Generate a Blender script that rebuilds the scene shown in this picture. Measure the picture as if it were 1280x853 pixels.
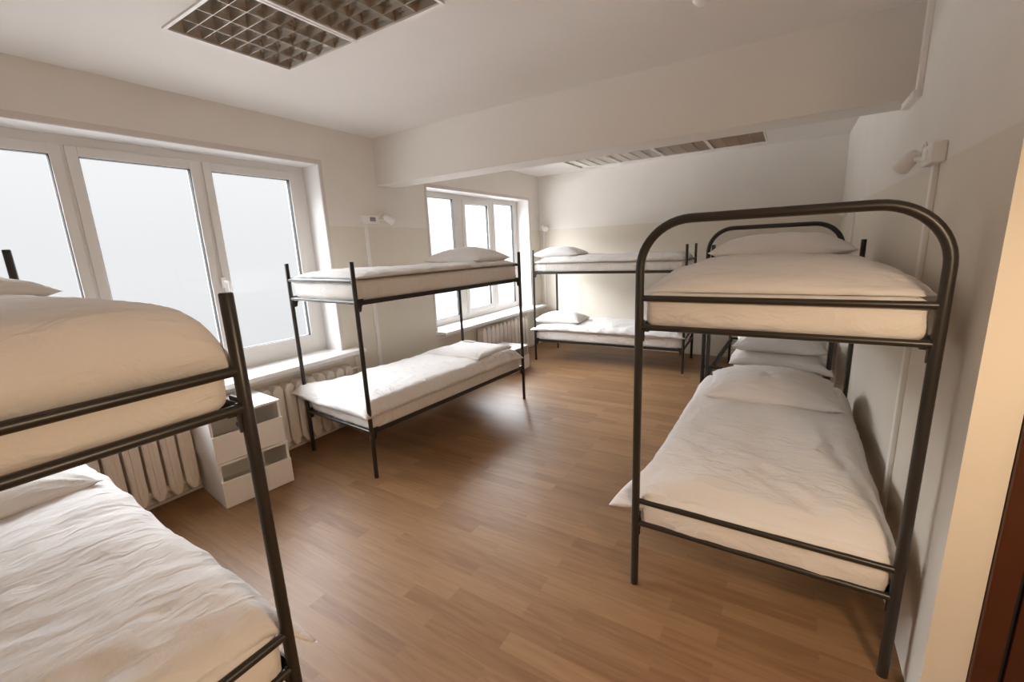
import bpy, bmesh, math, random
from mathutils import Vector, Matrix, noise

random.seed(7)
S = bpy.context.scene
C = S.collection
PI = math.pi
for o in list(bpy.data.objects):
    bpy.data.objects.remove(o)

# ------------------------------------------------------------------ camera
EYE = Vector((0, 0, 1.6))
YAW, PITCH, ROLL, FPX = 0.568, -0.212, -0.044, 542.5
fw = Vector((-math.sin(YAW) * math.cos(PITCH), math.cos(YAW) * math.cos(PITCH), math.sin(PITCH)))
r0 = Vector((math.cos(YAW), math.sin(YAW), 0)); u0 = r0.cross(fw)
rt = math.cos(ROLL) * r0 + math.sin(ROLL) * u0
up = -math.sin(ROLL) * r0 + math.cos(ROLL) * u0
cd = bpy.data.cameras.new('camera'); cam = bpy.data.objects.new('camera', cd); C.objects.link(cam)
cd.sensor_fit = 'HORIZONTAL'; cd.sensor_width = 36; cd.lens = FPX / 1280 * 36; cd.clip_start = 0.01
M4 = Matrix.Identity(4)
for i in range(3):
    M4[i][0], M4[i][1], M4[i][2], M4[i][3] = rt[i], up[i], -fw[i], EYE[i]
cam.matrix_world = M4
S.camera = cam

# ------------------------------------------------------------------ light and exposure
W = bpy.data.worlds.new('World'); S.world = W; W.use_nodes = True
# hazy daylight: pale horizon, brighter bands added above and below to light the room
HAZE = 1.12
wn, wl = W.node_tree.nodes, W.node_tree.links
wt = wn.new('ShaderNodeTexCoord'); ws = wn.new('ShaderNodeSeparateXYZ'); wr_ = wn.new('ShaderNodeMapRange')
wr_.inputs['From Min'].default_value = -1; wr_.inputs['From Max'].default_value = 1
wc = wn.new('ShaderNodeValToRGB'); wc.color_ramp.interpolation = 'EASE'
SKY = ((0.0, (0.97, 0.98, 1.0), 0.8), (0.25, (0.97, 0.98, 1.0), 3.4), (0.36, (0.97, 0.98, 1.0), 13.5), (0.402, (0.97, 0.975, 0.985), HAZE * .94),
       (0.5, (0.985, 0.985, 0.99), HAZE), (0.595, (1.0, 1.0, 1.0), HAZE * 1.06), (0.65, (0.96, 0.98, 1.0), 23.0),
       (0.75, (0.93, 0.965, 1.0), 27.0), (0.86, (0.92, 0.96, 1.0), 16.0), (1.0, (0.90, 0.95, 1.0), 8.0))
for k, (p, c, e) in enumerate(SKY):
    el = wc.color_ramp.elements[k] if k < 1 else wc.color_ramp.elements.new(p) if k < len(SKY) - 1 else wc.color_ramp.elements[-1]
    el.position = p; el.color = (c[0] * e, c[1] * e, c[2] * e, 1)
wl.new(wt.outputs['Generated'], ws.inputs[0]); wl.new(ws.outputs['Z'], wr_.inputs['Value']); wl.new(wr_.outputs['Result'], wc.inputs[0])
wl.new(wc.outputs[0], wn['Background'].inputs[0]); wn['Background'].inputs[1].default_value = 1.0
S.view_settings.view_transform = 'Standard'
S.view_settings.look = 'None'
S.view_settings.gamma = 1
S.view_settings.use_curve_mapping = False
S.view_settings.exposure = 0.45
ENTRY_LAMP_W = 50            # warm pendant lamp in the entrance behind the camera
try:
    S.cycles.max_bounces = 10; S.cycles.diffuse_bounces = 7; S.cycles.sample_clamp_indirect = 6
    S.cycles.use_denoising = True
except Exception:
    pass

# ------------------------------------------------------------------ materials
def mat(name, col, rough=0.6, metal=0.0, spec=0.4):
    m = bpy.data.materials.new(name); m.use_nodes = True
    b = m.node_tree.nodes['Principled BSDF']
    b.inputs['Base Color'].default_value = (*col, 1)
    b.inputs['Roughness'].default_value = rough
    b.inputs['Metallic'].default_value = metal
    b.inputs['Specular IOR Level'].default_value = spec
    return m

def nodes(m):
    return m.node_tree.nodes, m.node_tree.links, m.node_tree.nodes['Principled BSDF']

def add_noise(m, c1, c2, scale, detail=4, bump=0.0, bscale=None, bdist=0.01):
    N, L, b = nodes(m)
    tc = N.new('ShaderNodeTexCoord'); no = N.new('ShaderNodeTexNoise')
    no.inputs['Scale'].default_value = scale; no.inputs['Detail'].default_value = detail
    L.new(tc.outputs['Object'], no.inputs['Vector'])
    mx = N.new('ShaderNodeMix'); mx.data_type = 'RGBA'
    mx.inputs['A'].default_value = (*c1, 1); mx.inputs['B'].default_value = (*c2, 1)
    L.new(no.outputs['Fac'], mx.inputs['Factor']); L.new(mx.outputs['Result'], b.inputs['Base Color'])
    if bump:
        n2 = N.new('ShaderNodeTexNoise'); n2.inputs['Scale'].default_value = bscale or scale * 6
        n2.inputs['Detail'].default_value = 5
        L.new(tc.outputs['Object'], n2.inputs['Vector'])
        bp = N.new('ShaderNodeBump'); bp.inputs['Strength'].default_value = bump; bp.inputs['Distance'].default_value = bdist
        L.new(n2.outputs['Fac'], bp.inputs['Height']); L.new(bp.outputs['Normal'], b.inputs['Normal'])
    return m

def wall_paint(name, top, low, zband):
    """plaster wall: pale paint above zband, beige oil paint below it"""
    m = mat(name, top, 0.75, spec=0.25)
    N, L, b = nodes(m)
    geo = N.new('ShaderNodeNewGeometry'); sp = N.new('ShaderNodeSeparateXYZ')
    L.new(geo.outputs['Position'], sp.inputs[0])
    wob = N.new('ShaderNodeTexNoise'); wob.inputs['Scale'].default_value = 2.5
    L.new(geo.outputs['Position'], wob.inputs['Vector'])
    ma = N.new('ShaderNodeMath'); ma.operation = 'MULTIPLY_ADD'; ma.inputs[1].default_value = 0.012
    L.new(wob.outputs['Fac'], ma.inputs[0]); L.new(sp.outputs['Z'], ma.inputs[2])
    gt = N.new('ShaderNodeMapRange'); gt.inputs['From Min'].default_value = zband - 0.002; gt.inputs['From Max'].default_value = zband + 0.006
    L.new(ma.outputs[0], gt.inputs['Value'])
    mx = N.new('ShaderNodeMix'); mx.data_type = 'RGBA'
    mx.inputs['A'].default_value = (*low, 1); mx.inputs['B'].default_value = (*top, 1)
    L.new(gt.outputs['Result'], mx.inputs['Factor'])
    no = N.new('ShaderNodeTexNoise'); no.inputs['Scale'].default_value = 3.0; no.inputs['Detail'].default_value = 6
    L.new(geo.outputs['Position'], no.inputs['Vector'])
    mr = N.new('ShaderNodeMapRange'); mr.inputs['To Min'].default_value = 0.95; mr.inputs['To Max'].default_value = 1.05
    L.new(no.outputs['Fac'], mr.inputs['Value'])
    hs = N.new('ShaderNodeHueSaturation'); L.new(mr.outputs['Result'], hs.inputs['Value']); L.new(mx.outputs['Result'], hs.inputs['Color'])
    L.new(hs.outputs['Color'], b.inputs['Base Color'])
    n2 = N.new('ShaderNodeTexNoise'); n2.inputs['Scale'].default_value = 14; n2.inputs['Detail'].default_value = 7
    L.new(geo.outputs['Position'], n2.inputs['Vector'])
    bp = N.new('ShaderNodeBump'); bp.inputs['Strength'].default_value = 0.12; bp.inputs['Distance'].default_value = 0.02
    L.new(n2.outputs['Fac'], bp.inputs['Height']); L.new(bp.outputs['Normal'], b.inputs['Normal'])
    return m

M_WALL = wall_paint('wall_paint', (0.78, 0.74, 0.69), (0.715, 0.66, 0.57), 1.86)
M_PLASTER = add_noise(mat('white_plaster', (0.7, 0.68, 0.65), 0.8), (0.77, 0.735, 0.70), (0.82, 0.785, 0.75), 2.0, 5, 0.08, 12, 0.02)
M_BEAM = add_noise(mat('beam_plaster', (0.6, 0.55, 0.5), 0.8), (0.70, 0.66, 0.61), (0.74, 0.695, 0.645), 2.0, 5, 0.12, 10, 0.02)
M_REVEAL = add_noise(mat('reveal_paint', (0.8, 0.78, 0.76), 0.6), (0.68, 0.66, 0.64), (0.73, 0.71, 0.69), 3.0)
M_TRIM = add_noise(mat('casing_paint', (0.66, 0.61, 0.56), 0.6), (0.64, 0.58, 0.53), (0.68, 0.63, 0.58), 5.0)
M_PVC = mat('window_plastic', (0.74, 0.71, 0.68), 0.35)
M_WHITE = mat('white_gloss', (0.82, 0.81, 0.79), 0.3)
M_LAMINATE = mat('white_laminate', (0.84, 0.82, 0.79), 0.4)
M_PLASTIC = mat('white_plastic', (0.82, 0.79, 0.75), 0.45)
M_GREYTAG = mat('grey_label', (0.28, 0.26, 0.26), 0.7)
M_RAD = add_noise(mat('radiator_enamel', (0.66, 0.58, 0.5), 0.4), (0.74, 0.665, 0.585), (0.80, 0.73, 0.655), 8.0)
M_METAL = add_noise(mat('dark_enamel', (0.022, 0.018, 0.015), 0.36, spec=0.5), (0.018, 0.015, 0.012), (0.03, 0.025, 0.02), 9.0)
M_WIRE = mat('spring_wire', (0.10, 0.09, 0.08), 0.45, 0.6)
M_ALU = mat('louvre_aluminium', (0.44, 0.40, 0.345), 0.3, 0.95)
M_ALUPLATE = mat('reflector', (0.36, 0.31, 0.26), 0.35, 0.7)
M_TUBE = mat('unlit_tube', (0.62, 0.58, 0.53), 0.4)
M_LAMPFRAME = mat('lamp_frame', (0.78, 0.75, 0.72), 0.4)
M_DOOR = add_noise(mat('brown_wood', (0.10, 0.03, 0.012), 0.4), (0.05, 0.014, 0.005), (0.085, 0.025, 0.010), 6.0)
M_GASKET = mat('black_gasket', (0.02, 0.02, 0.02), 0.6)
M_CHROME = mat('chrome', (0.6, 0.6, 0.6), 0.2, 1.0)

def linen(name, col):
    m = mat(name, col, 0.9, spec=0.1)
    N, L, b = nodes(m)
    b.inputs['Sheen Weight'].default_value = 0.15
    tc = N.new('ShaderNodeTexCoord')
    n1 = N.new('ShaderNodeTexNoise'); n1.inputs['Scale'].default_value = 5; n1.inputs['Detail'].default_value = 5; n1.inputs['Distortion'].default_value = 1.2
    mp = N.new('ShaderNodeMapping'); mp.inputs['Rotation'].default_value = (0, 0, 0.5); mp.inputs['Scale'].default_value = (1, 3.2, 2)
    L.new(tc.outputs['Object'], mp.inputs[0]); L.new(mp.outputs[0], n1.inputs['Vector'])
    n2 = N.new('ShaderNodeTexNoise'); n2.inputs['Scale'].default_value = 26; n2.inputs['Detail'].default_value = 4
    L.new(tc.outputs['Object'], n2.inputs['Vector'])
    ad = N.new('ShaderNodeMath'); ad.operation = 'MULTIPLY_ADD'; ad.inputs[1].default_value = 0.12
    L.new(n2.outputs['Fac'], ad.inputs[0]); L.new(n1.outputs['Fac'], ad.inputs[2])
    bp = N.new('ShaderNodeBump'); bp.inputs['Strength'].default_value = 0.6; bp.inputs['Distance'].default_value = 0.025
    L.new(ad.outputs[0], bp.inputs['Height']); L.new(bp.outputs['Normal'], b.inputs['Normal'])
    return m
M_LINEN = linen('white_linen', (0.74, 0.71, 0.69))
M_SHEET = linen('white_sheet', (0.76, 0.72, 0.68))

def emitter(name, col, s):
    m = bpy.data.materials.new(name); m.use_nodes = True
    N, L = m.node_tree.nodes, m.node_tree.links
    N.remove(N['Principled BSDF'])
    e = N.new('ShaderNodeEmission'); e.inputs[0].default_value = (*col, 1); e.inputs[1].default_value = s
    L.new(e.outputs[0], N['Material Output'].inputs[0])
    return m
def glass(name, tint):
    m = bpy.data.materials.new(name); m.use_nodes = True
    N, L = m.node_tree.nodes, m.node_tree.links; N.remove(N['Principled BSDF'])
    t = N.new('ShaderNodeBsdfTransparent'); g = N.new('ShaderNodeBsdfGlossy'); g.inputs['Roughness'].default_value = 0.05
    x = N.new('ShaderNodeMixShader'); x.inputs[0].default_value = 0.012
    t.inputs[0].default_value = (*tint, 1)
    L.new(t.outputs[0], x.inputs[1]); L.new(g.outputs[0], x.inputs[2]); L.new(x.outputs[0], N['Material Output'].inputs[0])
    return m
M_PANE = glass('window_glass', (0.97, 0.975, 0.98))
M_PANE_DIM = glass('dimmed_glass', (0.755, 0.76, 0.765))       # grey tint added to dim the larger window and its daylight

def floor_mat():
    m = mat('oak_laminate', (0.4, 0.24, 0.13), 0.42, spec=0.35)
    N, L, b = nodes(m)
    geo = N.new('ShaderNodeNewGeometry')
    def brick(w, h, c1, c2, mortar, off):
        mp = N.new('ShaderNodeMapping'); mp.inputs['Location'].default_value = (off, off * .37, 0)
        L.new(geo.outputs['Position'], mp.inputs[0])
        br = N.new('ShaderNodeTexBrick'); br.offset = 0.37; br.offset_frequency = 2; br.squash = 1
        br.inputs['Scale'].default_value = 1; br.inputs['Brick Width'].default_value = w; br.inputs['Row Height'].default_value = h
        br.inputs['Mortar Size'].default_value = mortar; br.inputs['Mortar Smooth'].default_value = 0.3
        br.inputs['Color1'].default_value = c1; br.inputs['Color2'].default_value = c2; br.inputs['Mortar'].default_value = (0.5, 0.5, 0.5, 1)
        br.inputs['Bias'].default_value = 0
        L.new(mp.outputs[0], br.inputs['Vector'])
        return br
    b1 = brick(0.55, 0.088, (0.0, 0, 0, 1), (1, 1, 1, 1), 0.0, 0.13)
    mp = N.new('ShaderNodeMapping'); mp.inputs['Scale'].default_value = (3.0, 42, 1)
    L.new(geo.outputs['Position'], mp.inputs[0])
    off = N.new('ShaderNodeVectorMath'); off.operation = 'ADD'
    L.new(mp.outputs[0], off.inputs[0]); 
    sc = N.new('ShaderNodeVectorMath'); sc.operation = 'SCALE'; sc.inputs['Scale'].default_value = 37
    L.new(b1.outputs['Color'], sc.inputs[0]); L.new(sc.outputs[0], off.inputs[1])
    gr = N.new('ShaderNodeTexNoise'); gr.inputs['Scale'].default_value = 1.0; gr.inputs['Detail'].default_value = 7; gr.inputs['Distortion'].default_value = 0.8
    L.new(off.outputs[0], gr.inputs['Vector'])
    ma = N.new('ShaderNodeMath'); ma.operation = 'MULTIPLY_ADD'; ma.inputs[1].default_value = 0.75
    mr = N.new('ShaderNodeMapRange'); mr.inputs['From Min'].default_value = 0.3; mr.inputs['From Max'].default_value = 0.7
    L.new(gr.outputs['Fac'], mr.inputs['Value'])
    sepb = N.new('ShaderNodeSeparateColor'); L.new(b1.outputs['Color'], sepb.inputs[0])
    ms = N.new('ShaderNodeMath'); ms.operation = 'MULTIPLY'; ms.inputs[1].default_value = 0.6
    L.new(sepb.outputs[0], ms.inputs[0])
    L.new(mr.outputs['Result'], ma.inputs[0]); L.new(ms.outputs[0], ma.inputs[2])
    ma.inputs[1].default_value = 0.55
    cr = N.new('ShaderNodeValToRGB')
    cr.color_ramp.elements[0].position = 0.0; cr.color_ramp.elements[0].color = (0.18, 0.089, 0.038, 1)
    cr.color_ramp.elements[1].position = 1.0; cr.color_ramp.elements[1].color = (0.305, 0.172, 0.082, 1)
    L.new(ma.outputs[0], cr.inputs[0])
    L.new(cr.outputs[0], b.inputs['Base Color'])
    bp = N.new('ShaderNodeBump'); bp.inputs['Strength'].default_value = 0.06; bp.inputs['Distance'].default_value = 0.004
    L.new(gr.outputs['Fac'], bp.inputs['Height']); L.new(bp.outputs['Normal'], b.inputs['Normal'])
    return m
M_FLOOR = floor_mat()

# ------------------------------------------------------------------ mesh helpers
class MB:
    def __init__(s): s.v = []; s.f = []; s.sm = []
    def add(s, vs, fs, smooth=False):
        n = len(s.v); s.v += [tuple(v) for v in vs]
        s.f += [tuple(i + n for i in f) for f in fs]; s.sm += [smooth] * len(fs)
        return s
    def box(s, x0, x1, y0, y1, z0, z1, bev=0.0):
        if bev <= 0:
            vs = [(x, y, z) for x in (x0, x1) for y in (y0, y1) for z in (z0, z1)]
            return s.add(vs, [(0, 1, 3, 2), (4, 6, 7, 5), (0, 4, 5, 1), (2, 3, 7, 6), (0, 2, 6, 4), (1, 5, 7, 3)])
        bm = bmesh.new(); bmesh.ops.create_cube(bm, size=1)
        for v in bm.verts:
            v.co = Vector(((x0 + x1) / 2 + v.co.x * (x1 - x0), (y0 + y1) / 2 + v.co.y * (y1 - y0), (z0 + z1) / 2 + v.co.z * (z1 - z0)))
        bmesh.ops.bevel(bm, geom=bm.edges[:], offset=bev, segments=2, affect='EDGES', profile=0.5)
        bm.verts.index_update()
        s.add([v.co for v in bm.verts], [[v.index for v in f.verts] for f in bm.faces]); bm.free()
        return s
    def tube(s, pts, r, seg=14, cap=True, closed=False):
        pts = [Vector(p) for p in pts]; n = len(pts); vs = []; fs = []
        t0 = (pts[1] - pts[0]).normalized()
        a = Vector((0, 0, 1)) if abs(t0.z) < 0.9 else Vector((1, 0, 0))
        nn = (a - t0 * a.dot(t0)).normalized()
        for i, p in enumerate(pts):
            if i == 0: t = pts[1] - pts[0]
            elif i == n - 1: t = pts[-1] - pts[-2]
            else: t = (pts[i + 1] - pts[i]).normalized() + (pts[i] - pts[i - 1]).normalized()
            t.normalize(); nn = (nn - t * nn.dot(t)).normalized(); bb = t.cross(nn)
            rr = r[i] if isinstance(r, (list, tuple)) else r
            for k in range(seg):
                c, q = math.cos(2 * PI * k / seg), math.sin(2 * PI * k / seg)
                vs.append(p + (nn * c + bb * q) * rr)
        for i in range(n - 1):
            for k in range(seg):
                k2 = (k + 1) % seg
                fs.append((i * seg + k, i * seg + k2, (i + 1) * seg + k2, (i + 1) * seg + k))
        s.add(vs, fs, True)
        if cap:
            s.add(vs[:seg], [tuple(range(seg - 1, -1, -1))]); s.add(vs[-seg:], [tuple(range(seg))])
        return s
    def prism(s, poly, axis, a0, a1):
        """extrude a 2D polygon along an axis"""
        n = len(poly); vs = []
        for a in (a0, a1):
            for p in poly:
                if axis == 'x': vs.append((a, p[0], p[1]))
                elif axis == 'y': vs.append((p[0], a, p[1]))
                else: vs.append((p[0], p[1], a))
        fs = [tuple(range(n - 1, -1, -1)), tuple(range(n, 2 * n))]
        fs += [(i, (i + 1) % n, n + (i + 1) % n, n + i) for i in range(n)]
        return s.add(vs, fs)
    def mesh(s, name, m):
        me = bpy.data.meshes.new(name); me.from_pydata(s.v, [], s.f); me.update()
        bm = bmesh.new(); bm.from_mesh(me); bmesh.ops.recalc_face_normals(bm, faces=bm.faces[:]); bm.to_mesh(me); bm.free()
        me.polygons.foreach_set('use_smooth', s.sm if len(s.sm) == len(me.polygons) else [False] * len(me.polygons))
        me.materials.append(m)
        return me
    def build(s, name, m, parent=None):
        o = bpy.data.objects.new(name, s.mesh(name, m)); C.objects.link(o)
        if parent: o.parent = parent
        return o

def tag(o, label, cat, group=None):
    o['label'] = label; o['category'] = cat
    if group: o['group'] = group
    return o
def thing(name, label, cat, loc=(0, 0, 0), rz=0.0, group=None):
    o = bpy.data.objects.new(name, None); C.objects.link(o); o.empty_display_size = 0.1
    o.location = loc; o.rotation_euler = (0, 0, rz)
    return tag(o, label, cat, group)
def struct(o, label=None):
    o['kind'] = 'structure'
    if label: o['label'] = label
    return o
def copy_part(src, parent):
    c = src.copy(); C.objects.link(c); c.parent = parent
    return c

# ------------------------------------------------------------------ room shell
XL, XR, YF, YB, ZC = -3.487, 0.472, 6.45, -1.3, 2.684
XE = 2.2            # far side of the entrance behind the camera
YR = 1.665          # where the long right wall ends and the entrance begins
WIN1 = (0.10, 2.492, 0.72, 2.372)
WIN2 = (3.82, 6.105, 0.655, 2.305)

def holed(axis_box, holes, f):
    """fill a rectangle (a0,a1,b0,b1) minus rectangular holes with boxes, f(a0,a1,b0,b1)"""
    a0, a1, b0, b1 = axis_box
    As = sorted({a0, a1, *[h[0] for h in holes], *[h[1] for h in holes]})
    for i in range(len(As) - 1):
        p, q = As[i], As[i + 1]
        col = sorted([(h[2], h[3]) for h in holes if h[0] <= p + 1e-6 and h[1] >= q - 1e-6])
        z = b0
        for lo, hi in col:
            if lo > z: f(p, q, z, lo)
            z = hi
        if z < b1: f(p, q, z, b1)

mb = MB(); mb.box(XL - 0.3, XE, YB, YF + 0.2, -0.12, 0)
struct(mb.build('floor', M_FLOOR), 'brown oak laminate floor of narrow staggered planks')

LIGHT1 = [(-2.585, -1.99, 1.105, 1.745), (-1.985, -1.39, 1.105, 1.745)]
LIGHT2 = [(-2.65 + 0.585 * i, -2.65 + 0.585 * i + 0.58, 5.565, 6.225) for i in range(4)]
mb = MB(); holed((XL - 0.3, XE, YB, YF + 0.2), LIGHT1 + LIGHT2, lambda a, b, c, d: mb.box(a, b, c, d, ZC, ZC + 0.12))
struct(mb.build('ceiling', M_PLASTER), 'white plastered ceiling')

mb = MB(); holed((YB, YF, 0, ZC), [WIN1, WIN2], lambda a, b, c, d: mb.box(XL - 0.3, XL, a, b, c, d))
struct(mb.build('wall_left', M_WALL), 'beige window wall')
mb = MB(); mb.box(XL - 0.3, XE, YF, YF + 0.2, 0, ZC)
struct(mb.build('wall_far', M_WALL), 'beige wall at the far end')
mb = MB(); mb.box(XR, 0.572, YR, YF, 0, ZC)
struct(mb.build('wall_right', M_WALL), 'beige partition wall beside the bunk beds')
mb = MB(); mb.box(0.572, XE, YR + 0.05, YR + 0.2, 2.1, ZC); mb.box(1.55, XE, YR + 0.05, YR + 0.2, 0, 2.1)
struct(mb.build('wall_entrance', M_WALL))
mb = MB(); mb.box(XL - 0.3, XE, YB - 0.15, YB, 0, ZC)
struct(mb.build('wall_back', M_WALL))
mb = MB(); mb.box(XE, XE + 0.15, YB, YR + 0.2, 0, ZC)
struct(mb.build('wall_corridor', M_WALL))
mb = MB(); mb.box(XL, XR, 3.115, 3.367, 2.25, ZC)
struct(mb.build('ceiling_beam', M_BEAM), 'broad plastered beam crossing the ceiling')
mb = MB(); mb.box(XL, XL + 0.018, YB, YF, 0, 0.02)
struct(mb.build('baseboard_left', M_TRIM))

# door beside the entrance (only its dark brown edge is seen)
d1 = bpy.data.objects.new('door_1', None); C.objects.link(d1); struct(d1, 'dark brown wooden door frame at the entrance')
mb = MB(); mb.box(0.574, 0.632, YR - 0.015, YR + 0.1, 0, 2.12, 0.004); mb.box(1.50, 1.56, YR - 0.015, YR + 0.1, 0, 2.12, 0.004); mb.box(0.574, 1.56, YR - 0.015, YR + 0.1, 2.06, 2.12, 0.004)
mb.build('door_frame', M_DOOR, d1)
mb = MB(); mb.box(0.632, 0.650, YR + 0.02, YR + 0.06, 0, 2.06)
mb.build('door_seal', M_GASKET, d1)
mb = MB(); mb.box(0.650, 1.50, YR + 0.005, YR + 0.045, 0.005, 2.055, 0.003); mb.box(0.75, 1.40, YR - 0.003, YR + 0.006, 0.25, 0.95, 0.003); mb.box(0.75, 1.40, YR - 0.003, YR + 0.006, 1.1, 1.9, 0.003)
mb.build('door_leaf', M_DOOR, d1)

# ------------------------------------------------------------------ windows
def window(name, label, W4, panes, gz, sill_end, sill_z, sill_x, tilt=None):
    y0, y1, z0, z1 = W4
    root = bpy.data.objects.new(name, None); C.objects.link(root); struct(root, label)
    XF = XL - 0.22
    mb = MB()                                       # reveal lining
    mb.box(XF - 0.06, XL, y1 - 0.004, y1 + 0.001, z0, z1); mb.box(XF - 0.06, XL, y0 - 0.001, y0 + 0.004, z0, z1)
    mb.box(XF - 0.06, XL, y0, y1, z1 - 0.004, z1 + 0.001)
    mb.build('reveal', M_REVEAL, root)
    mb = MB()                                       # flat casing round the opening
    mb.box(XL, XL + 0.006, y0 - 0.032, y1 + 0.032, z1, z1 + 0.036); mb.box(XL, XL + 0.006, y1, y1 + 0.032, z0, z1); mb.box(XL, XL + 0.006, y0 - 0.032, y0, z0, z1)
    mb.build('casing', M_TRIM, root)
    mb = MB()                                       # outer frame with mullions
    holed((y0 + 0.004, y1 - 0.004, z0, z1 - 0.004), [(a - 0.02, b + 0.02, gz[0] - 0.02, gz[1] + 0.02) for a, b in panes], lambda a, b, c, d: mb.box(XF - 0.06, XF, a, b, c, d, 0.0))
    mb.build('frame', M_PVC, root)
    for i, (a, b) in enumerate(panes):
        g0, g1 = gz
        if tilt == i:
            g0 += 0.05; g1 -= 0.04
        mb = MB()                                   # sash bead standing a little proud of the frame
        oa, ob = a - 0.055, b + 0.055
        holed((oa, ob, g0 - 0.06, g1 + 0.06), [(a, b, g0, g1)], lambda p, q, c, d: mb.box(XF - 0.055, XF + (0.014 if tilt is None or tilt == i else 0.004), p, q, c, d, 0.003))
        s = mb.build('sash', M_PVC, root)
        mb = MB(); holed((a, b, g0, g1), [(a + 0.004, b - 0.004, g0 + 0.004, g1 - 0.004)], lambda p, q, c, d: mb.box(XF - 0.03, XF + 0.005, p, q, c, d))
        mb.build('gasket', M_GASKET, s)
        mb = MB(); mb.box(XF - 0.036, XF - 0.028, a, b, g0, g1)
        pn = mb.build('pane', M_PANE_DIM if name == 'window_1' else M_PANE, root)
        pn['label'] = 'pane with white haze outside'
    mb = MB(); mb.box(XF - 0.01, sill_x, y0 - 0.03 if name == 'window_2' else y0 - 0.1, sill_end, sill_z - 0.04, sill_z, 0.008)
    mb.box(XF, XL + 0.002, y0, y1, sill_z - 0.1, sill_z - 0.04)
    mb.build('sill', M_WHITE, root)
    return root
w1 = window('window_1', 'wide window in white frame, nearer the entrance', WIN1, [(0.27, 0.872), (1.0, 1.596), (1.733, 2.343)], (0.89, 2.252), 2.665, 0.725, XL + 0.145)
w2 = window('window_2', 'three pane window in white frame beyond the beam', WIN2, [(4.06, 4.53), (4.77, 5.30), (5.46, 5.98)], (0.745, 2.235), 6.36, 0.66, XL + 0.16, tilt=1)
mb = MB()
hy, hz = 1.675, 1.43
mb.box(XL - 0.206, XL - 0.192, hy - 0.016, hy + 0.016, hz - 0.04, hz + 0.04, 0.004)
mb.tube([(XL - 0.195, hy, hz + 0.01), (XL - 0.155, hy, hz + 0.01), (XL - 0.15, hy + 0.012, hz), (XL - 0.15, hy + 0.02, hz - 0.13)], 0.009, 10)
mb.build('handle', M_WHITE, w1)

# ------------------------------------------------------------------ ceiling lights
def ceiling_light(x0, x1, y0, y1, label, group):
    cx, cy = (x0 + x1) / 2, (y0 + y1) / 2
    t = thing('ceiling_light', label, 'ceiling light', (cx, cy, ZC), 0, group)
    a, b = (x1 - x0) / 2, (y1 - y0) / 2
    fr = 0.016
    mb = MB(); holed((-a + .001, a - .001, -b + .001, b - .001), [(-a + fr, a - fr, -b + fr, b - fr)], lambda p, q, c, d: mb.box(p, q, c, d, -0.008, 0.085, 0.0))
    mb.build('frame', M_LAMPFRAME, t)
    mb = MB(); mb.box(-a + fr, a - fr, -b + fr, b - fr, 0.078, 0.085)
    mb.build('reflector_plate', M_ALUPLATE, t)
    n = 4                                            # four tubes, a trough of louvre over each
    wx = (2 * a - 2 * fr) / n
    mb = MB()
    for i in range(n + 1):                           # V-section side reflectors along y
        x = -a + fr + i * wx
        l, r = (0 if i == 0 else -1), (0 if i == n else 1)
        mb.prism([(x + l * .0006, 0.0), (x + r * .0006, 0.0), (x + r * .012, 0.024), (x + r * .036, 0.056), (x + l * .036, 0.056), (x + l * .012, 0.024)], 'y', -b + fr, b - fr)
    my = 8
    for j in range(my + 1):
        y = -b + fr + j * (2 * b - 2 * fr) / my
        l, r = (0 if j == 0 else -1), (0 if j == my else 1)
        mb.prism([(y + l * .0006, 0.001), (y + r * .0006, 0.001), (y + r * .009, 0.024), (y + r * .024, 0.054), (y + l * .024, 0.054), (y + l * .009, 0.024)], 'x', -a + fr, a - fr)
    mb.build('louvre', M_ALU, t)
    for i in range(n):
        x = -a + fr + (i + .5) * wx
        mb = MB().tube([(x, -b + fr + .01, 0.064), (x, b - fr - .01, 0.064)], 0.0125, 10)
        mb.build('tube', M_TUBE, t)
    return t
ceiling_light(*LIGHT1[0], 'square louvred ceiling light before the beam, nearer the window wall', 'louvred lights before the beam')
ceiling_light(*LIGHT1[1], 'square louvred ceiling light before the beam, second from the window wall', 'louvred lights before the beam')
for L4, wd in zip(LIGHT2, ('closest to the window wall', 'second from the window wall', 'second from the partition wall', 'closest to the partition wall')):
    ceiling_light(*L4, 'louvred ceiling light in the row beyond the beam, ' + wd, 'louvred lights beyond the beam')
# small white ceiling fitting, cut by the top of the photo
t = thing('ceiling_fitting', 'small white round fitting on the ceiling before the beam', 'ceiling fitting', (-0.42, 2.38, ZC))
mb = MB(); mb.tube([(0, 0, 0), (0, 0, -0.012)], [0.05, 0.05], 28); mb.build('base', M_PLASTIC, t)
mb = MB(); mb.tube([(0, 0, -0.012), (0, 0, -0.03), (0, 0, -0.042), (0, 0, -0.046)], [0.042, 0.04, 0.03, 0.012], 28); mb.build('cap', M_WHITE, t)

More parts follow.
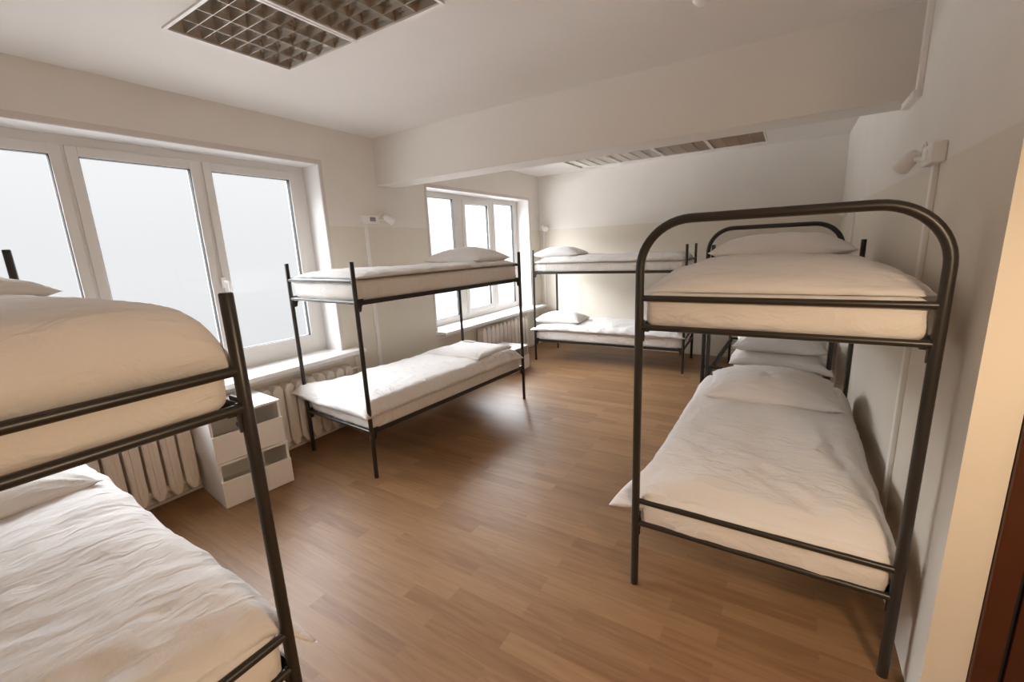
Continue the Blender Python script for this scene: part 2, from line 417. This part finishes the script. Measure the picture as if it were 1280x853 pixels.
# entrance lamp behind the camera
t = thing('entrance_lamp', 'warm glass pendant lamp hanging in the entrance', 'pendant lamp', (0.74, 0.47, ZC))
mb = MB(); mb.tube([(0, 0, 0), (0, 0, -0.03)], 0.05, 24); mb.build('ceiling_rose', M_WHITE, t)
mb = MB(); mb.tube([(0, 0, -0.03), (0, 0, -0.86)], 0.004, 8); mb.build('cord', M_GASKET, t)
mb = MB(); mb.tube([(0, 0, -0.84 - 0.09 * k / 6) for k in range(7)], [0.02 + 0.15 * math.sin(k / 6 * PI / 2) for k in range(7)], 28, cap=False)
mb.build('glass_shade', emitter('warm_glass', (1.0, 0.78, 0.56), 7.0), t)
ld = bpy.data.lights.new('entrance_bulb', 'POINT'); ld.energy = ENTRY_LAMP_W; ld.color = (1.0, 0.74, 0.49); ld.shadow_soft_size = 0.09
lo = bpy.data.objects.new('bulb', ld); C.objects.link(lo); lo.parent = t; lo.location = (0, 0, -0.915)

# ------------------------------------------------------------------ bunk beds
RT = 0.0155
def arch_pts(w, zt, rad):
    pts = [(0, 0, 0.0), (0, 0, 0.4), (0, 0, 0.9), (0, 0, zt - rad)]
    for k in range(1, 13):
        a = k / 12 * PI / 2; pts.append((rad - rad * math.cos(a), 0, zt - rad + rad * math.sin(a)))
    pts.append((w / 2, 0, zt))
    for k in range(0, 13):
        a = PI / 2 - k / 12 * PI / 2; pts.append((w - rad + rad * math.cos(a), 0, zt - rad + rad * math.sin(a)))
    pts += [(w, 0, 0.9), (w, 0, 0.4), (w, 0, 0)]
    return pts

def bunk(name_label, loc, rz, w, L, zu=1.25, zl=0.33, cu=0.122, cl=0.112, arch=False, ztop=1.553, zhead=None):
    t = thing('bunk_bed', name_label, 'bunk bed', (*loc, 0), rz, 'dark metal bunk beds')
    if arch:
        mb = MB().tube(arch_pts(w, 1.68, 0.19), 0.0175, 18); mb.build('arched_end_frame', M_METAL, t)
    for (x, y) in ((0, 0), (w, 0), (0, L), (w, L)):
        if arch and y == 0: continue
        zt = zhead if zhead and y == L else ztop
        mb = MB().tube([(x, y, 0.0), (x, y, 0.5), (x, y, 1.1), (x, y, zt - .003), (x, y, zt)], [RT, RT, RT, RT, RT - .002], 16)
        mb.build('post', M_METAL, t)
    for z in (zu, zl):
        for x, sgn in ((0, 1), (w, -1)):
            xx = x + sgn * 0.006
            mb = MB().box(xx - 0.006, xx + 0.006, 0.012, L - 0.012, z - 0.021, z + 0.012, 0.003)
            mb.box(min(xx, xx + sgn * 0.03), max(xx, xx + sgn * 0.03), 0.015, L - 0.015, z - 0.021, z - 0.016)
            mb.build('side_rail', M_METAL, t)
        for y in (0, L):
            s = 1 if y == 0 else -1
            mb = MB().tube([(0, y, z), (w, y, z)], 0.0125, 12); mb.build('end_rail', M_METAL, t)
            mb = MB().tube([(0, y, z + (cu if z == zu else cl)), (w, y, z + (cu if z == zu else cl))], 0.0125, 12); mb.build('crossbar', M_METAL, t)
            for x, sgn in ((0, 1), (w, -1)):        # hooked corner plate with its bolt
                p = [(0.010, 0.022), (0.062, 0.022), (0.062, -0.014), (0.045, -0.026), (0.036, -0.062), (0.010, -0.068)]
                mb = MB(); xx = x + sgn * 0.004
                mb.prism([(y + s * a, z + b) for a, b in p], 'x', xx - 0.003, xx + 0.003)
                mb.tube([(x, y + s * 0.024, z - 0.045), (x + sgn * 0.016, y + s * 0.024, z - 0.045)], 0.007, 8)
                mb.box(x + sgn * 0.012 - 0.010, x + sgn * 0.012 + 0.010, y - 0.003 + s * .002, y + 0.003 + s * .002, z - 0.06, z + 0.015)
                mb.build('bracket', M_METAL, t)
        mb = MB()                                    # sprung wire base
        for k in range(1, 12):
            y = L * k / 12; mb.tube([(0.012, y, z - 0.006), (w - 0.012, y, z - 0.006)], 0.0022, 6)
        for k in range(1, 6):
            x = w * k / 6; mb.tube([(x, 0.012, z - 0.006), (x, L - 0.012, z - 0.006)], 0.0022, 6)
        mb.build('wire_base', M_WIRE, t)
    return t

# ------------------------------------------------------------------ bedding
def fbm(p, sc, seed, oct=4):
    return noise.fractal(Vector((p[0] * sc + seed * 7.31, p[1] * sc - seed * 3.7, seed * 1.9)), 1.0, 2.0, oct)

def sgnpow(a, p): return math.copysign(abs(a) ** p, a)

def grid_sheet(nu, nv, f):
    """two facing sheets sharing their rim; f(u,v,side)->xyz"""
    vs = []; idx = {}
    for side in (1, -1):
        for i in range(nu + 1):
            for j in range(nv + 1):
                rim = i in (0, nu) or j in (0, nv)
                if side == -1 and rim:
                    idx[(side, i, j)] = idx[(1, i, j)]; continue
                u, v = 2 * i / nu - 1, 2 * j / nv - 1
                # crowd the samples towards the rim
                u, v = math.sin(u * PI / 2) * .55 + u * .45, math.sin(v * PI / 2) * .55 + v * .45
                idx[(side, i, j)] = len(vs); vs.append(f(u, v, side))
    fs = []
    for side in (1, -1):
        for i in range(nu):
            for j in range(nv):
                q = [idx[(side, i, j)], idx[(side, i + 1, j)], idx[(side, i + 1, j + 1)], idx[(side, i, j + 1)]]
                fs.append(q if side == 1 else q[::-1])
    return vs, fs

def soft(name, vs, fs, m):
    return MB().add(vs, fs, True).build(name, m)

def sstep(a, b, x):
    t = min(1, max(0, (x - a) / (b - a))); return t * t * (3 - 2 * t)

def mattress(label, group, bed, w, L, z, h=0.15, seed=1, ml=None, mx=None):
    """sheet-covered mattress: a rounded slab with a soft bulge"""
    mw, ml = w - 0.04, ml or L - 0.045
    nx, ny, nz = 26, 54, 8
    rr = 0.032
    def mapp(x, y, q):
        X, Y, Z = x * mw / 2, y * ml / 2, q * h / 2
        cx, cy, cz = max(-mw / 2 + rr, min(mw / 2 - rr, X)), max(-ml / 2 + rr, min(ml / 2 - rr, Y)), max(-h / 2 + rr, min(h / 2 - rr, Z))
        d = Vector((X - cx, Y - cy, Z - cz))
        if d.length > 1e-9:
            mxn = max(abs(d.x), abs(d.y), abs(d.z)); d = d.normalized() * mxn
        p = Vector((cx, cy, cz)) + d
        side = max(abs(x), abs(y))
        n1 = noise.fractal(Vector((p.x * 6 + seed, p.y * 6, p.z * 14)), 1.0, 2.0, 3)
        if side > .97:
            out = Vector((p.x if abs(x) > .97 else 0, p.y if abs(y) > .97 else 0, 0)).normalized()
            p += out * (0.007 * n1 + 0.006 * (1 - abs(noise.noise(Vector((p.x * 9 + p.z * 8, p.y * 9 + p.z * 8, seed * 2.0)))) * 2.2) + 0.004 * (1 - q * q))
        else:
            p.z += 0.004 * n1
        p.z += -0.008 * (1 - (y * y)) * (1 if q < 0 else .3)
        return p
    vs = []; fs = []; key = {}
    def vid(x, y, q):
        k = (round(x, 5), round(y, 5), round(q, 5))
        if k not in key: key[k] = len(vs); vs.append(mapp(x, y, q))
        return key[k]
    def lin(n): 
        return [sgnpow(2 * i / n - 1, .75) for i in range(n + 1)]
    X, Y, Z = lin(nx), lin(ny), [2 * i / nz - 1 for i in range(nz + 1)]
    for q in (-1, 1):
        for i in range(nx):
            for j in range(ny): fs.append((vid(X[i], Y[j], q), vid(X[i + 1], Y[j], q), vid(X[i + 1], Y[j + 1], q), vid(X[i], Y[j + 1], q)))
    for x in (-1, 1):
        for j in range(ny):
            for k in range(nz): fs.append((vid(x, Y[j], Z[k]), vid(x, Y[j + 1], Z[k]), vid(x, Y[j + 1], Z[k + 1]), vid(x, Y[j], Z[k + 1])))
    for y in (-1, 1):
        for i in range(nx):
            for k in range(nz): fs.append((vid(X[i], y, Z[k]), vid(X[i + 1], y, Z[k]), vid(X[i + 1], y, Z[k + 1]), vid(X[i], y, Z[k + 1])))
    o = soft('mattress', vs, fs, M_SHEET)
    place(o, bed, w / 2 if mx is None else mx, L / 2, z + h / 2)
    return tag(o, label, 'mattress', group)

def place(o, bed, lx, ly, z, rz=0.0, tilt=(0, 0)):
    a = bed.rotation_euler.z
    o.location = (bed.location.x + math.cos(a) * lx - math.sin(a) * ly, bed.location.y + math.sin(a) * lx + math.cos(a) * ly, z)
    o.rotation_euler = (tilt[0], tilt[1], a + rz)

def duvet(label, group, bed, w, L, z, th=0.075, dw=None, dl=None, ly=None, lx=None, droop=0.05, wr=1.0, tips=(), seed=1, rz=0.0, sag=0.0, pu=7, pv=12, pe=0.5):
    """quilt lying on the mattress (z = mattress top); tips = [(su, sv, dx, dy, dz)] pulls single corners"""
    dw = dw or w + 0.0; dl = dl or L - 0.02
    def f(u, v, side):
        x = u * dw / 2 * (1 - 0.018 * (1 - v * v)); y = v * dl / 2 * (1 - 0.010 * (1 - u * u))
        e = max(0, 1 - abs(u) ** pu) * max(0, 1 - abs(v) ** pv)
        t = e ** pe
        du = sstep(0.86, 1.0, abs(u)); dv = sstep(0.93, 1.0, abs(v))
        zz = -droop * max(du, dv)
        if side > 0:
            zz += th * t
            body = sstep(0, .35, t)
            n1 = fbm((x, y), 2.3, seed, 3); zz += wr * 0.012 * n1 * body
            q = noise.noise(Vector((x * 2 + y * 1.2 + seed, y * 2 - x * .6, seed)))
            rg = 1 - abs(noise.fractal(Vector((x * 2.6 + 1.5 * q + seed * 2, y * 7.0 + x * 3.0 + 2 * q, seed * .7)), 1.0, 2.0, 3))
            zz += wr * 0.012 * (rg - .75) * body
            rg2 = 1 - abs(noise.fractal(Vector((x * 9 + q + seed * 5, y * 4 - x * 4, seed * 1.7)), .9, 2.0, 3))
            zz += wr * 0.008 * (rg2 - .75) * body
            # puckers along the seam
            zz += wr * 0.006 * math.sin(y * 38 + 3 * q + seed) * du * t + wr * 0.006 * math.sin(x * 38 + 3 * q) * dv * t
        else:
            zz += 0.004 * t
        wob = 0.010 * wr * noise.noise(Vector((x * 5 + seed, y * 5, 3.3 + seed)))
        x += math.copysign(wob, u) * du; y += math.copysign(wob, v) * dv
        for su, sv, dx, dy, dz, *u0 in tips:
            k = sstep(u0[0] if u0 else 0.45, 1.0, u * su) ** 1.5 * sstep(0.62, 1.0, v * sv) ** 1.5
            x += dx * k; y += dy * k; zz += dz * k
        return (x, y, zz - sag * (1 - v * v) * 0)
    vs, fs = grid_sheet(56, 96, f)
    o = soft('duvet', vs, fs, M_LINEN)
    place(o, bed, (w / 2 if lx is None else lx), (L / 2 if ly is None else ly), z, rz)
    return tag(o, label, 'duvet', group)

def pillow(label, group, bed, lx, ly, z, rz=0.0, pw=0.74, pl=0.5, th=0.15, seed=1, tilt=(0, 0), flat=0.0):
    def f(u, v, side):
        x = u * pw / 2 * (1 - 0.07 * (1 - v * v)); y = v * pl / 2 * (1 - 0.08 * (1 - u * u))
        t = (max(0, 1 - abs(u) ** 2.6) ** 0.62) * (max(0, 1 - abs(v) ** 2.6) ** 0.62)
        if flat: t = (1 - flat) * t + flat * (max(0, 1 - abs(u) ** 9) * max(0, 1 - abs(v) ** 9)) ** .5
        q = noise.noise(Vector((x * 3 + seed, y * 3, seed)))
        rg = 1 - abs(noise.fractal(Vector((x * 5 + q + seed * 3, y * 9 + 2 * q, seed)), 1.0, 2.0, 3))
        if side > 0:
            zz = th * 0.80 * t + (0.016 * (rg - .75) + 0.012 * fbm((x, y), 3, seed, 3)) * min(1, t * 2) * (th / .15)
        else:
            zz = -th * 0.20 * min(t, .35) / .35
        # radial puckers from each corner
        c = math.hypot(1 - abs(u), 1 - abs(v))
        zz += 0.006 * side * math.sin(math.atan2(1 - abs(v), 1 - abs(u)) * 11) * sstep(.75, .15, c) * min(1, t * 4)
        return (x, y, zz + th * .20)
    vs, fs = grid_sheet(44, 36, f)
    o = soft('pillow', vs, fs, M_LINEN)
    place(o, bed, lx, ly, z, rz, tilt)
    return tag(o, label, 'pillow', group)

# --- bed by the partition wall, arched end towards the camera
R_W, R_L = 0.92, 1.97
bedR = bunk('bunk bed against the partition wall with a tall arched end facing the room', (-0.512, 1.80), -0.004, R_W, R_L, arch=True)
mattress('mattress on top bunk of the near arched bed', 'mattresses', bedR, R_W, R_L, 1.248, 0.142, 1)
duvet('plump white duvet on top bunk of the near arched bed', 'duvets', bedR, R_W, R_L, 1.392, 0.105, dw=0.925, dl=1.86, droop=0.0, seed=2, pu=5, pv=5, pe=.55)
pillow('pillow on top bunk of the near arched bed', 'pillows', bedR, 0.445, 1.62, 1.478, 0.0, 0.80, 0.50, 0.14, 3)
mattress('mattress on bottom bunk of the near arched bed', 'mattresses', bedR, R_W, R_L, 0.308, 0.166, 4, ml=R_L - 0.010)
duvet('wide white duvet spread over bottom bunk of the near arched bed', 'duvets', bedR, R_W, R_L, 0.485, 0.085, dw=0.97, dl=1.93, ly=0.975, lx=0.452, droop=0.05, seed=5, wr=1.2, pu=6, pv=7, tips=[(-1, -1, -0.09, -0.02, -0.05)])
pillow('pillow on bottom bunk of the near arched bed', 'pillows', bedR, 0.46, 1.48, 0.553, 0.03, 0.77, 0.60, 0.18, 6)

# --- second arched bed behind it
B_W, B_L = 0.935, 1.90
bedB = bunk('second arched bunk bed, behind the first along the partition wall', (-0.598, 4.18), -0.02, B_W, B_L, arch=True, zl=0.345)
mattress('mattress on top bunk of the farther arched bed', 'mattresses', bedB, B_W, B_L, 1.248, 0.12, 7)
mattress('mattress on bottom bunk of the farther arched bed', 'mattresses', bedB, 0.70, B_L, 0.333, 0.12, 8, mx=0.57)
duvet('white duvet bulging through end bars on bottom bunk of the farther arched bed', 'duvets', bedB, B_W, B_L, 0.50, 0.15, dw=0.73, dl=1.84, lx=0.585, ly=0.86, droop=-0.02, seed=9, pu=5, pv=9, tips=[(1, -1, 0.02, 0, -0.03)])
pillow('pillow on bottom bunk of the farther arched bed', 'pillows', bedB, 0.575, 0.22, 0.632, 0.0, 0.70, 0.46, 0.16, 10)

# --- bed between the two windows
M_W, M_L = 0.84, 1.912
bedM = bunk('bunk bed standing lengthwise between the two windows', (-3.268, 1.948), -0.068, M_W, M_L, zu=1.282, zl=0.355, cu=0.145)
mattress('mattress on top bunk of the bed between the windows', 'mattresses', bedM, M_W, M_L, 1.284, 0.145, 11)
duvet('thin white duvet on top bunk of the bed between the windows', 'duvets', bedM, M_W, M_L, 1.431, 0.055, dw=0.85, dl=1.89, droop=-0.008, seed=12)
pillow('pillow on top bunk of the bed between the windows', 'pillows', bedM, 0.42, 1.60, 1.478, 0.0, 0.74, 0.50, 0.14, 13)
mattress('mattress on bottom bunk of the bed between the windows', 'mattresses', bedM, M_W, M_L, 0.345, 0.155, 14)
duvet('white duvet with drooping foot corner on bottom bunk between the windows', 'duvets', bedM, M_W, M_L, 0.502, 0.085, dw=0.875, dl=1.945, ly=0.93, droop=0.04, seed=15, tips=[(-1, -1, -0.06, -0.04, 0.055)])
fp = pillow('flat folded white blanket with grey tag on bottom bunk between the windows', 'folded bedding', bedM, 0.46, 1.52, 0.578, 0.05, 0.66, 0.58, 0.045, 16, flat=0.85)
fp.name = 'folded_blanket'; fp['category'] = 'blanket'
mb = MB(); mb.box(-0.24, -0.10, 0.17, 0.235, 0.044, 0.050, 0.002); mb.build('tag', M_GREYTAG, fp)

# --- bed along the far wall
F_W, F_L = 0.79, 1.99
aF = -PI / 2 + 0.045
bedF = bunk('bunk bed standing sideways along the far wall', (-3.025, 6.105), aF, F_W, F_L, zu=1.245, zl=0.295)
mattress('mattress on top bunk of the far wall bed', 'mattresses', bedF, F_W, F_L, 1.246, 0.125, 17)
duvet('rumpled white duvet on top bunk of the far wall bed', 'duvets', bedF, F_W, F_L, 1.373, 0.09, dw=0.80, dl=1.93, droop=0.0, seed=18, wr=1.6)
pillow('pillow on top bunk of the far wall bed', 'pillows', bedF, 0.46, 0.27, 1.455, PI / 2, 0.68, 0.46, 0.13, 19)
mattress('mattress on bottom bunk of the far wall bed', 'mattresses', bedF, F_W, F_L, 0.296, 0.15, 20)
duvet('rumpled white duvet on bottom bunk of the far wall bed', 'duvets', bedF, F_W, F_L, 0.448, 0.09, dw=0.83, dl=2.02, droop=0.01, seed=21, wr=1.6, tips=[(1, -1, 0.02, -0.05, 0.0)])
pillow('pillow on bottom bunk of the far wall bed', 'pillows', bedF, 0.50, 0.29, 0.53, PI / 2, 0.70, 0.48, 0.14, 22)

# --- bed nearest the camera, head towards the first window
L_W, L_L = 0.92, 1.95
bedL = bunk('nearest bunk bed with its head towards the first window', (-1.090, -0.425), PI / 2, L_W, L_L, zl=0.478, cu=0.092, ztop=1.527, zhead=1.69)
mattress('mattress on top bunk of the nearest bed', 'mattresses', bedL, L_W, L_L, 1.246, 0.108, 23)
duvet('smooth puffy white duvet on top bunk of the nearest bed', 'duvets', bedL, L_W, L_L, 1.357, 0.158, dw=0.935, dl=1.93, droop=0.022, seed=24, wr=.7, pu=9, pv=22, pe=.5)
pillow('pillow on top bunk of the nearest bed', 'pillows', bedL, 0.47, 1.44, 1.49, 0, 0.88, 0.52, 0.12, 25)
mattress('mattress on bottom bunk of the nearest bed', 'mattresses', bedL, L_W, L_L, 0.466, 0.15, 26, ml=L_L - 0.014)
duvet('creased white duvet on bottom bunk of the nearest bed', 'duvets', bedL, L_W, L_L, 0.620, 0.075, dw=1.0, dl=1.94, ly=0.995, lx=0.462, rz=-0.015, droop=0.015, seed=27, wr=1.5, pu=9, pv=9, tips=[(1, -1, 0.03, -0.05, -0.08, 0.86)])
pillow('pillow on bottom bunk of the nearest bed', 'pillows', bedL, 0.54, 1.55, 0.68, 0, 0.74, 0.46, 0.11, 28)

# ------------------------------------------------------------------ bedside cabinets
def cabinet(label, loc, rz, w=0.44, d=0.54, h=0.312, group='white bedside boxes'):
    """open-slotted box: front at local +x, width along y"""
    t = thing('bedside_box', label, 'bedside cabinet', loc, rz, group)
    k = 0.016
    mb = MB()
    mb.box(-d, 0, -w / 2, -w / 2 + k, 0, h - k, 0.0015); mb.box(-d, 0, w / 2 - k, w / 2, 0, h - k, 0.0015)
    mb.box(-d, -d + k, -w / 2 + k, w / 2 - k, 0, h - k); mb.box(-d + k, 0, -w / 2 + k, w / 2 - k, 0, k)
    mb.build('body', M_LAMINATE, t)
    mb = MB().box(-d, 0.006, -w / 2 - 0.003, w / 2 + 0.003, h - k, h, 0.002); mb.build('top_panel', M_WHITE, t)
    mb = MB().box(0, k, -w / 2, w / 2, 0.004, h * 0.60, 0.002); mb.build('front_panel', M_LAMINATE, t)
    return t
RZN = -0.12
cabinet('lower white box of the bedside stack under the first window', (-2.985, 1.355, 0.0), RZN, d=0.46)
cabinet('upper white box of the bedside stack under the first window', (-3.0, 1.352, 0.312), RZN + 0.03, d=0.45)
cabinet('single white bedside box under the second window, beyond the bed', (-2.90, 4.72, 0.0), -0.03, w=0.42, d=0.42)

# ------------------------------------------------------------------ radiators
def section_mesh(h):
    mb = MB()
    xb, xf = 0.0, 0.115
    prof = [(-0.016, 0.0), (0.016, 0.0), (0.040, 0.055), (0.0405, h - 0.045), (0.02, h), (-0.02, h), (-0.0405, h - 0.045), (-0.040, 0.055)]
    n = len(prof)
    rings = []
    for x, s in ((xb, .7), (xb + 0.012, 1), (xf - 0.012, 1), (xf - 0.004, .8), (xf - 0.004, .3), (xf, .22)):
        rings.append([(x, p[0] * s, h / 2 + (p[1] - h / 2) * (1 if s == 1 else .97 if s > .5 else .8)) for p in prof])
    vs = [v for r in rings for v in r]; fs = []
    for i in range(5):
        for k in range(n): fs.append((i * n + k, i * n + (k + 1) % n, (i + 1) * n + (k + 1) % n, (i + 1) * n + k))
    fs += [tuple(range(n - 1, -1, -1)), tuple(range(5 * n, 6 * n))]
    mb.add(vs, fs)
    for z in (0.055, h - 0.05):
        mb.tube([(0.06, -0.048, z), (0.06, 0.048, z)], 0.022, 10)
    return mb.mesh('section', M_RAD)
def radiator(label, y0, n, pitch, z0, h):
    t = thing('radiator', label, 'radiator', (XL + 0.022, y0, z0), 0)
    me = section_mesh(h)
    for i in range(n):
        o = bpy.data.objects.new('section', me); C.objects.link(o); o.parent = t; o.location = (0, i * pitch + pitch / 2, 0)
    mb = MB(); yy = n * pitch
    mb.tube([(0.06, yy, h - 0.05), (0.06, yy + 0.09, h - 0.05), (0.03, yy + 0.10, h - 0.05)], 0.013, 10)
    mb.tube([(0.03, yy + 0.10, h + .05), (0.03, yy + 0.10, -z0 + 0.06)], 0.013, 10)
    mb.build('pipe', M_RAD, t)
    mb = MB()
    for k in (1.5, n - 1.5):
        mb.box(-0.0215, 0.03, k * pitch - 0.01, k * pitch + 0.01, h - 0.09, h - 0.07)
        mb.box(-0.0215, 0.03, k * pitch - 0.01, k * pitch + 0.01, 0.08, 0.10)
    mb.build('wall_bracket', M_RAD, t)
    return t
radiator('cream sectional radiator under the first window, on the nearest bed side of the bedside boxes', 0.105, 11, 0.096, 0.07, 0.53)
radiator('cream sectional radiator under the first window, behind the foot of the middle bed', 1.635, 9, 0.096, 0.07, 0.53)
radiator('cream sectional radiator under the second window', 4.55, 12, 0.100, 0.085, 0.48)

# ------------------------------------------------------------------ wall lamps, trunking, sockets
def wall_lamp(label, loc, rz, boxw=0.20, flip=1, hs=1.0, hx=0.125, sw=None):
    """local: wall behind (y=0 plane, +y out of the wall), runs along +x (or -x when flipped)"""
    t = thing('reading_lamp', label, 'wall lamp', loc, rz, 'white reading lamps')
    X = lambda a: a * flip
    def bx(a, b, *r): return MB().box(min(X(a), X(b)), max(X(a), X(b)), *r)
    bx(-boxw, 0, 0, 0.045, -0.038, 0.038, 0.006).build('switch_box', M_PLASTIC, t)
    bx(-boxw * .6, -boxw * .25, 0.044, 0.049, -0.02, 0.02, 0.003).build('switch', sw or M_WHITE, t)
    MB().tube([(X(-0.005), 0.025, 0), (X(0.05), 0.03, 0.002), (X(0.085), 0.045, 0.008)], 0.011, 10).build('arm', M_PLASTIC, t)
    c = Vector((hx, 0.065, 0.008)); ax = Vector((0.62, 0.45, -0.55)).normalized()
    pts = [c + ax * a * hs for a in (-0.045, -0.041, -0.026, 0.0, 0.028, 0.04)]
    MB().tube([(X(p.x), p.y, p.z) for p in pts], [r * hs for r in (0.010, 0.021, 0.028, 0.031, 0.035, 0.036)], 20).build('spot_head', M_PLASTIC, t)
    MB().tube([(X(0.0 + 0.1 * k / 8), 0.03, 0.02 + 0.045 * math.sin(PI * k / 8)) for k in range(9)], 0.004, 8).build('cable', M_PLASTIC, t)
    return t
def trunking(label, box6):
    mb = MB().box(*box6, 0.003); o = mb.build('cable_trunking', M_PLASTIC)
    return tag(o, label, 'cable cover', 'white cable trunking')
wall_lamp('white reading lamp on the wall between the two windows', (XL, 3.07, 1.925), -PI / 2, 0.20, -1, 1.35, 0.11, M_GREYTAG)
trunking('white cable trunking under the reading lamp between the windows', (XL, XL + 0.016, 2.905, 2.945, 0.45, 1.887))
wall_lamp('white reading lamp in the far corner by the second window', (-3.42, YF, 1.885), PI, 0.06, -1, 1.3, 0.06)
trunking('thin white cable trunking in the far corner', (-3.42, -3.385, YF - 0.016, YF, 0.66, 1.847))
wall_lamp('white reading lamp on the partition wall above the near arched bed', (XR, 2.50, 1.885), PI / 2, 0.16)
trunking('white cable trunking running down the partition wall behind the near arched bed', (XR - 0.018, XR, 2.42, 2.46, 0.06, 1.847))
wall_lamp('white reading lamp on the partition wall above the farther arched bed', (XR, 5.13, 1.80), PI / 2, 0.10)
trunking('white cable trunking on the partition wall by the farther arched bed', (XR - 0.016, XR, 5.04, 5.075, 0.06, 1.762))
trunking('white cable trunking down the partition wall in front of the beam', (XR - 0.022, XR, 2.93, 2.965, 2.235, ZC))
mb = MB().box(XR - 0.034, XR, 2.93, 3.20, 2.212, 2.246, 0.003)
tag(mb.build('cable_trunking', M_PLASTIC), 'short white cable trunking tucked under the beam end', 'cable cover', 'white cable trunking')
t = thing('wall_socket', 'small white wall socket on the far wall', 'socket', (-1.80, YF, 0.98), PI)
MB().box(-0.04, 0.04, 0, 0.012, -0.04, 0.04, 0.004).build('plate', M_WHITE, t)
MB().box(-0.022, 0.022, 0.011, 0.016, -0.022, 0.022, 0.003).build('insert', M_PLASTIC, t)
